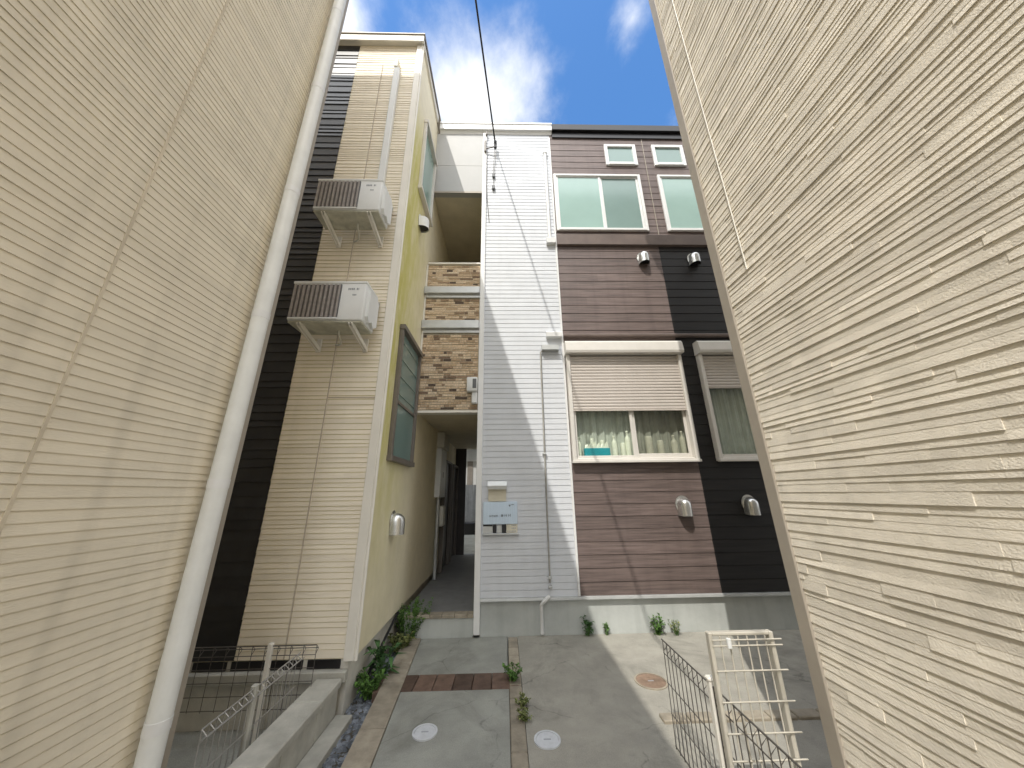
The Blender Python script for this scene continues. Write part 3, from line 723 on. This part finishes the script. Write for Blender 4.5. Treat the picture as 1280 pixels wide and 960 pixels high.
# ================================================================== GROUND
def structure(o): o['kind'] = 'structure'; return o
mb = MB(); mb.face([(-150, -150, -.26), (150, -150, -.26), (150, 150, -.26), (-150, 150, -.26)]); structure(mb.build('ground', M['earth']))
kin = lambda y: -.98 + (4.66-y)*.075      # inner edge of the left kerb
kout = lambda y: -1.17 + (4.66-y)*.078
mb = MB()
mb.prism([(kin(3.825), 3.825), (.022, 3.825), (.022, 4.66), (kin(4.66), 4.66)], -.25, 0)
mb.prism([(kin(-6), -6), (.03, -6), (.03, 3.545), (kin(3.545), 3.545)], -.25, 0)
structure(mb.build('pavement', M['concrete']))
mb = MB(); mb.prism([(.148, -6), (1.50, -6), (1.50, 1.985), (5.6, 1.985), (5.6, F+.019), (.145, F+.019)], -.25, .0)
structure(mb.build('driveway', M['concrete_drive']))
mb = MB(); x = -1.14; k = 0
while x < .10:
    e = min(x + .17, .125); mb.box(x, e-.006, 3.55, 3.82, -.2, .004, .004, random.random()); x = e
structure(mb.build('tile_band', M['brown_tile']))
mb = MB(); y = -5.0
while y < 4.6:
    e = min(y + (.6 if y < 3.4 else .19), 4.63); mb.box(.034, .142, y, e-.006, -.2, .006, .006, random.random()); y = e
structure(mb.build('kerb_strip', M['kerb']))
mb = MB(); y = -5.0
while y < 4.62:
    e = min(y + .62, 4.64); q = .004
    mb.prism([(kout(y), y), (kin(y)-.004, y), (kin(e)-.004, e-q), (kout(e), e-q)], -.2, .012, random.random()); y = e
structure(mb.build('kerb', M['kerb']))
# gravel bed left of the kerb, rough stones right of the fence
def pebbles(n, area, r0, r1, z):
    mb = MB()
    for _ in range(n):
        x, y = area(); r = random.uniform(r0, r1); a = random.uniform(0, 6.3); sx, sy, sz = r*random.uniform(.8, 1.5), r, r*random.uniform(.5, .9)
        vs = []
        for (px, py, pz) in ((1,0,0),(.45,.8,.1),(-.5,.85,0),(-1,0,.1),(-.5,-.85,0),(.5,-.85,-.05)):
            X, Y = px*sx, py*sy; vs.append((x+X*math.cos(a)-Y*math.sin(a), y+X*math.sin(a)+Y*math.cos(a), z+pz*sz))
        m = len(vs); vs += [(x, y, z+sz)]
        vs += [(x+(p[0]-x)*.6, y+(p[1]-y)*.6, z+sz*.85) for p in vs[:m]]
        mb.mesh(vs, [(k, (k+1) % m, m+1+(k+1) % m, m+1+k) for k in range(m)] + [(m+1+k, m+1+(k+1) % m, m) for k in range(m)], random.random())
    return mb
def bedpt():
    y = random.uniform(1.5, 4.9); return random.uniform(-1.34, kout(y)+.01), y
tag(pebbles(2600, bedpt, .010, .026, -.085).build('gravel', M['gravel']), 'blue grey gravel in the narrow bed along the left wall', None, None, 'stuff')
mb = MB(); mb.prism([(-1.34, -6), (kout(-6)-.002, -6), (kout(4.64)-.002, 4.64), (-1.2, 6), (-1.34, 6)], -.25, -.08); structure(mb.build('planting_bed', M['earth']))
mb = MB(); mb.box(-5.9, -1.345, 2.26, G+.005, -.25, -.14); structure(mb.build('side_yard', M['concrete']))
mb = MB(); x = 1.15
while x < 5: mb.box(x, x+.19, 3.03, 3.125, -.2, .022, .006, random.random()); x += .2
structure(mb.build('edging_blocks', M['kerb']))
tag(MB().box(-1.9, .9, 9.15, 12.6, 2.75, 2.9).build('yard_shade_cover', M['grey_metal']), 'added grey cover shading the yard behind the passage', 'roof')  # cover added to cut the light reaching the passage's far end
mb = MB(); mb.box(-4, 4, 9.005, 15.5, -.24, .20); structure(mb.build('back_yard', M['concrete']))

# round covers
def cover(x, y, r, m, label):
    t = thing('drain_cover', (x, y, 0), label, 'drain cover')
    MB().cyl((x, y), r, -.02, .0065, 32).build('lid', m, t)
    mb = MB(); n = 32
    for k in range(n):
        a, b = 2*math.pi*k/n, 2*math.pi*(k+1)/n
        P = lambda q, rr, z: (x+rr*math.cos(q), y+rr*math.sin(q), z)
        mb.face([P(a, r+.002, .009), P(b, r+.002, .009), P(b, r+.016, .009), P(a, r+.016, .009)]); mb.face([P(a, r+.016, .009), P(b, r+.016, .009), P(b, r+.016, -.01), P(a, r+.016, -.01)])
        mb.face([P(a, r+.002, .009), P(b, r+.002, .009), P(b, r+.002, -.01), P(a, r+.002, -.01)])
    mb.build('rim', M['kerb'] if m is M['rust_cover'] else M['pale_cover'], t)
    mb = MB(); mb.box(x-.025, x+.025, y-.006, y+.006, .0066, .0075); mb.build('lift_slot', M['mark_pale'], t)
cover(-.572, 3.02, .072, M['pale_cover'], 'small pale round drain cover in the left concrete path')
cover(.283, 2.905, .075, M['pale_cover'], 'small pale round drain cover in the right driveway, beside the kerb strip')
cover(1.29, 3.60, .125, M['rust_cover'], 'rusty brown round drain cover at the edge of the sunlight')

# ================================================================== LEFT LOW WALL AND FENCES
lw = thing('low_wall', (-1.40, 2.9, 0), 'low grey block wall running toward the viewer from the cream corner', 'wall')
mb = MB(); y = -3.0
while y < G-.07:
    e = min(y+.40, G-.06); mb.box(-1.50, -1.335, y, e-.005, -.24, .148, .004, random.random()); y = e
mb.build('blocks', M['wall_block'], lw)
mb = MB(); y = -3.0
while y < G-.07:
    e = min(y+.60, G-.058); mb.box(-1.52, -1.315, y, e-.004, .150, .205, .008, random.random()); y = e
mb.build('coping', M['wall_block'], lw)
MB().box(-1.334, -1.20, -3.0, G-.06, -.24, -.03, .006).build('footing', M['wall_block'], lw)

def mesh_fence(name, axis, c, a0, a1, z0, z1, m, mp, r, vs, hs, label, posts, ext=0, cap=False, group=None):
    P = (lambda u, z, d=0: (u, c+d, z)) if axis == 'x' else (lambda u, z, d=0: (c+d, u, z))
    t = thing(name, P((a0+a1)/2, z0), label, 'fence', group)
    mb = MB(); u = a0
    while u <= a1 + 1e-4:
        mb.tube([P(u, z0), P(u, z1)], r, 5); u += vs
    z = z0 + .01
    while z <= z1 + 1e-4:
        mb.tube([P(a0-ext, z, .003), P(a1+ext, z, .003)], r*1.15, 5); z += hs
    mb.tube([P(a0-ext, z1), P(a1+ext, z1)], r*1.6, 6)
    # folded top edge
    mb.tube([P(a0, z1-.03, .035), P(a1, z1-.03, .035)], r*1.3, 5)
    u = a0
    while u <= a1 + 1e-4:
        mb.tube([P(u, z1), P(u, z1-.03, .035), P(u, z1-.06)], r, 5); u += vs
    mb.build('wire_mesh', m, t)
    for u in posts:
        x, y, _ = P(u, 0); q = .017
        p = MB().box(x-q, x+q, y-q, y+q, -.25, z1+.02, .004).build('post', mp, t)
        if cap: MB().box(x-q-.004, x+q+.004, y-q-.004, y+q+.004, z1+.02, z1+.04, .006).build('post_cap', mp, p)
    return t
mesh_fence('wire_fence', 'y', -1.60, 2.27, 3.16, -.10, .44, M['wire_grey'], M['wall_block'], .0028, .05, .16, 'grey wire mesh fence in the left yard running toward the viewer', (2.66,))
mesh_fence('wire_fence', 'x', 3.20, -3.2, -1.50, .06, .475, M['wire_dark'], M['pale_trim'], .0025, .10, .085, 'dark wire mesh fence across the foot of the cream siding', (-1.86,))
mesh_fence('wire_fence', 'y', 1.115, 1.30, 2.80, .0, .60, M['wire_dark'], M['pale_trim'], .0028, .055, .17, 'thin dark wire mesh fence beside the driveway with a capped post', (2.20, 1.32), cap=True)

gt = thing('wire_gate', (1.22, 2.02, 0), 'white framed wire gate between the dark fence and the stone clad house', 'gate')
mb = MB(); y0, y1 = 2.005, 2.04; x0, x1, zt = 1.045, 1.385, .905
mb.box(x0, x0+.02, y0, y1, -.2, zt, .004); mb.box(x1-.022, x1, y0, y1, -.2, zt, .004); mb.box(x0+.02, x1-.022, y0+.002, y1-.002, zt-.016, zt, .004)
mb.build('gate_frame', M['wire_white'], gt)
mb = MB()
for z in (.875, .85, .745, .62, .50, .40, .33, .20, .10): mb.tube([(x0+.01, y0-.006, z), (x1+.03, y0-.006, z)], .0036, 6)
for k in range(6): mb.tube([(x0+.055+k*.047, y0-.001, -.1), (x0+.055+k*.047, y0-.001, .89)], .0038, 6)
mb.build('wire_mesh', M['wire_white'], gt)
MB().tube([(x0+.09, y0-.016, .845), (x0+.09, y0-.016, .885)], .011, 8).build('latch', M['plastic_white'], gt)

# ================================================================== PLANTS
def plant(name, x, y, z, h, spread, stems, leaves, size, m, label, cat='weed', blade=False, stemmat=None):
    t = thing(name, (x, y, z), label, cat)
    ms, ml = MB(), MB()
    for s in range(stems):
        a = random.uniform(0, 2*math.pi); rr = spread*math.sqrt(random.random()); hh = h*random.uniform(.55, 1)
        bx, by = x + .25*rr*math.cos(a), y + .25*rr*math.sin(a)
        pts = [Vector((bx, by, z-.01))]
        for k in range(1, 5):
            q = k/4; pts.append(Vector((bx + rr*.8*math.cos(a)*q**1.4 + random.uniform(-.01, .01), by + rr*.8*math.sin(a)*q**1.4, z + hh*q)))
        ms.tube(pts, .0035, 5, r1=.0012)
        for k in range(leaves):
            q = random.uniform(.12, 1); i = min(3, int(q*4)); c = pts[i].lerp(pts[i+1], q*4-i)
            d = Vector((random.gauss(0, 1), random.gauss(0, 1), random.uniform(-.1, .9))).normalized(); l = size*random.uniform(.6, 1.35); w = l*(.12 if blade else .32)
            sd = d.cross(Vector((0, 0, 1))); sd = (sd.normalized() if sd.length > .01 else Vector((1, 0, 0)))
            up = sd.cross(d).normalized(); tn = random.random()
            p0, p1, p2 = c, c + d*l*.5 + up*l*.10, c + d*l - Vector((0, 0, l*.18))
            ml.face([p0, p1 - sd*w + up*w*.25, p2, p1], tn, False); ml.face([p0, p1, p2, p1 + sd*w + up*w*.25], tn, False)
    ms.build('stem', stemmat or M['leaf'], t); ml.build('leaves', m, t, False)
    return t
plant('bushy_weed', -1.12, 4.70, -.06, .46, .23, 60, 34, .034, M['leaf'], 'dense bright green weed bush against the entrance step', 'plant')
plant('bushy_weed', -1.16, 4.42, -.06, .22, .14, 16, 16, .055, M['leaf_yellow'], 'low yellow green weed at the front of the bush by the step', 'plant')
plant('leafy_plant', -1.20, 3.62, -.06, .20, .14, 20, 14, .046, M['leaf'], 'low leafy plant in the gravel under the cream corner', 'plant')
plant('bladed_plant', -1.16, 3.86, -.06, .34, .16, 9, 7, .17, M['leaf_dark'], 'dark long bladed plant leaning on the white foundation', 'plant', True)
mb = MB(); mb.tube([(-1.235, 3.60, .0), (-1.235, 3.80, .10), (-1.245, 4.15, .20), (-1.25, 4.55, .30)], .014, 7)
tag(mb.build('black_hose', M['cable']), 'black hose slanting up along the white foundation', 'hose')
plant('weed_clump', .075, 3.68, .0, .13, .10, 16, 11, .034, M['leaf'], 'green weed clump at the end of the brown tile band')
plant('weed_clump', .13, 3.30, .0, .06, .06, 12, 9, .028, M['leaf_yellow'], 'flat weeds in the kerb strip just in front of the tile band')
plant('weed_clump', .145, 3.12, .0, .07, .06, 12, 9, .028, M['leaf_yellow'], 'lower flat weeds on the right edge of the kerb strip')
plant('small_weed', .975, F-.02, .0, .20, .05, 8, 9, .05, M['leaf_dark'], 'pointed dark weed against the foundation at the shadow edge')
plant('small_weed', 1.205, F-.02, .0, .17, .04, 5, 8, .036, M['leaf'], 'thin sunlit weed against the foundation beside the cable shadow')
plant('small_weed', 1.80, F-.04, .0, .20, .09, 12, 10, .045, M['leaf'], 'bright green weed against the foundation above the wire fence')
plant('dry_weed', 2.02, F-.06, .0, .16, .10, 10, 7, .03, M['leaf_yellow'], 'sparse dry weed right of the bright weed at the foundation')

# ================================================================== BEYOND THE PASSAGE
bw = thing('back_house', (-1, 14.5, 0), 'pale house seen at the far end of the passage', 'house')
MB().box(-5, 4, 14, 18, -.2, 7).build('wall', M['white_panel'], bw)
MB().box(-1.5, -1.28, 13.97, 14.01, 1.2, 2.9).build('window', M['dark_frame'], bw)
MB().box(-5, 4, 13.75, 14.01, 3.0, 3.12).build('ledge', M['dark_frame'], bw)
tag(MB().box(-1.7, -1.02, 13.2, 13.7, .201, .60, .02).build('storage_box', M['black_metal']), 'dark storage box at the far end of the passage', 'box')
bf = thing('board_fence', (-1, 13.75, .2), 'grey board fence behind the storage box beyond the passage', 'fence')
mb = MB()
for k in range(30): mb.box(-4+k*.2, -4+k*.2+.19, 13.75, 13.78, .2, 1.95, tone=random.random())
mb.build('boards', M['grey_board'], bf)

# ================================================================== CAMERA
f_px, pit, yaw, rol = 415.68, .318259, .0259127, -.0135435
c, s = math.cos, math.sin
Rz = Matrix(((c(rol), -s(rol), 0), (s(rol), c(rol), 0), (0, 0, 1)))
B = Matrix(((1, 0, 0), (0, 0, -1), (0, 1, 0)))
Rx = Matrix(((1, 0, 0), (0, c(pit), s(pit)), (0, -s(pit), c(pit))))
Ry = Matrix(((c(yaw), -s(yaw), 0), (s(yaw), c(yaw), 0), (0, 0, 1)))
K = Rz @ B @ Rx @ Ry
cam = bpy.data.cameras.new('camera'); co = bpy.data.objects.new('camera', cam); COL.objects.link(co)
rot = Matrix((K[0], -K[1], -K[2])).transposed()
co.matrix_world = Matrix.Translation((0, 0, 1.6)) @ rot.to_4x4()
cam.sensor_width = 36; cam.lens = 36*f_px/1280; cam.clip_start = .02; cam.clip_end = 1000
scene.camera = co

# ================================================================== LIGHT AND SKY
ld = Vector((.295, .667, -1)).normalized()
sun = bpy.data.lights.new('sun', 'SUN'); so = bpy.data.objects.new('sun', sun); COL.objects.link(so)
so.rotation_euler = (-ld).to_track_quat('Z', 'Y').to_euler(); sun.energy = 2.0; sun.angle = R(.36); sun.color = (1, .955, .88)
w = bpy.data.worlds.new('World'); scene.world = w; w.use_nodes = True
N = w.node_tree.nodes; L = w.node_tree.links; bg = N['Background']
sky = N.new('ShaderNodeTexSky'); sky.sky_type = 'NISHITA'; sky.sun_disc = False
el = math.asin(-ld.z); az = math.atan2(-ld.x, -ld.y)
sky.sun_elevation = el; sky.sun_rotation = az; sky.ozone_density = 2.0
tc = N.new('ShaderNodeTexCoord'); sp = N.new('ShaderNodeSeparateXYZ'); L.new(tc.outputs['Generated'], sp.inputs[0])
def mth(op, a, b=None, c=None):
    n = N.new('ShaderNodeMath'); n.operation = op
    for i, q in enumerate((a, b, c)):
        if q is None: continue
        if isinstance(q, (int, float)): n.inputs[i].default_value = q
        else: L.new(q, n.inputs[i])
    return n.outputs[0]
zz = mth('MAXIMUM', sp.outputs['Z'], .06)
px, py = mth('DIVIDE', sp.outputs['X'], zz), mth('DIVIDE', sp.outputs['Y'], zz)
cb = N.new('ShaderNodeCombineXYZ'); L.new(px, cb.inputs[0]); L.new(py, cb.inputs[1])
nz = N.new('ShaderNodeTexNoise'); nz.inputs['Scale'].default_value = 3.2; nz.inputs['Detail'].default_value = 9; nz.inputs['Roughness'].default_value = .58; nz.inputs['Distortion'].default_value = .1
L.new(cb.outputs[0], nz.inputs['Vector'])
def blob(cx, cy, rx, ry):
    a = mth('DIVIDE', mth('SUBTRACT', px, cx), rx); b = mth('DIVIDE', mth('SUBTRACT', py, cy), ry)
    d = mth('SQRT', mth('ADD', mth('MULTIPLY', a, a), mth('MULTIPLY', b, b)))
    return mth('MAXIMUM', mth('SUBTRACT', 1, d), 0)
nw = N.new('ShaderNodeTexNoise'); nw.inputs['Scale'].default_value = 9; nw.inputs['Detail'].default_value = 10; nw.inputs['Roughness'].default_value = .62; nw.inputs['Distortion'].default_value = .15
mpw = N.new('ShaderNodeMapping'); mpw.inputs['Rotation'].default_value = (0, 0, R(35)); mpw.inputs['Scale'].default_value = (1, .8, 1)
L.new(cb.outputs[0], mpw.inputs['Vector']); L.new(mpw.outputs[0], nw.inputs['Vector'])
cov = mth('MAXIMUM', blob(-.09, .62, .36, .26), mth('MULTIPLY', blob(.29, .44, .09, .14), .62))
cov = mth('MAXIMUM', cov, mth('MULTIPLY', blob(-.36, .44, .15, .22), .9))
ddx, ddy = mth('SUBTRACT', px, 0), mth('SUBTRACT', py, .5)
dist = mth('SQRT', mth('ADD', mth('MULTIPLY', ddx, ddx), mth('MULTIPLY', ddy, ddy)))
cov = mth('MAXIMUM', cov, mth('MULTIPLY', mth('MINIMUM', mth('MAXIMUM', mth('SUBTRACT', dist, .42), 0), .4), 2.6))  # unseen cloud cover outside the view, added to fill the shade
fac = mth('ADD', mth('MULTIPLY', nz.outputs['Fac'], .55), mth('MULTIPLY', nw.outputs['Fac'], .6))
den = mth('MULTIPLY_ADD', cov, .9, mth('SUBTRACT', fac, .78))
mr = N.new('ShaderNodeMapRange'); mr.interpolation_type = 'SMOOTHSTEP'
mr.inputs['From Min'].default_value = -.06; mr.inputs['From Max'].default_value = .62; L.new(den, mr.inputs['Value'])
hs = N.new('ShaderNodeHueSaturation'); hs.inputs['Saturation'].default_value = 1.26; hs.inputs['Value'].default_value = 1.16; L.new(sky.outputs[0], hs.inputs['Color'])
mx = N.new('ShaderNodeMix'); mx.data_type = 'RGBA'
L.new(mr.outputs['Result'], mx.inputs['Factor']); L.new(hs.outputs[0], mx.inputs['A']); 
sdot = N.new('ShaderNodeVectorMath'); sdot.operation = 'DOT_PRODUCT'; L.new(tc.outputs['Generated'], sdot.inputs[0]); sdot.inputs[1].default_value = -ld
glow = N.new('ShaderNodeMapRange'); glow.inputs['From Min'].default_value = .55; glow.inputs['From Max'].default_value = 1.0   # cloud brightness boosted towards the sun as added fill for the shade
glow.inputs['To Min'].default_value = 4.9; glow.inputs['To Max'].default_value = 15; L.new(sdot.outputs['Value'], glow.inputs['Value'])
cc = N.new('ShaderNodeVectorMath'); cc.operation = 'SCALE'; cc.inputs[0].default_value = (.98, 1.0, 1.03); L.new(glow.outputs['Result'], cc.inputs['Scale'])
L.new(cc.outputs[0], mx.inputs['B'])
L.new(mx.outputs['Result'], bg.inputs['Color']); bg.inputs['Strength'].default_value = .15

vs = scene.view_settings; scene.display_settings.display_device = 'sRGB'
vs.view_transform = 'Standard'; vs.look = 'None'; vs.gamma = 1; vs.use_curve_mapping = False; vs.exposure = .80
scene.cycles.max_bounces = 8; scene.cycles.diffuse_bounces = 5; scene.cycles.transparent_max_bounces = 12
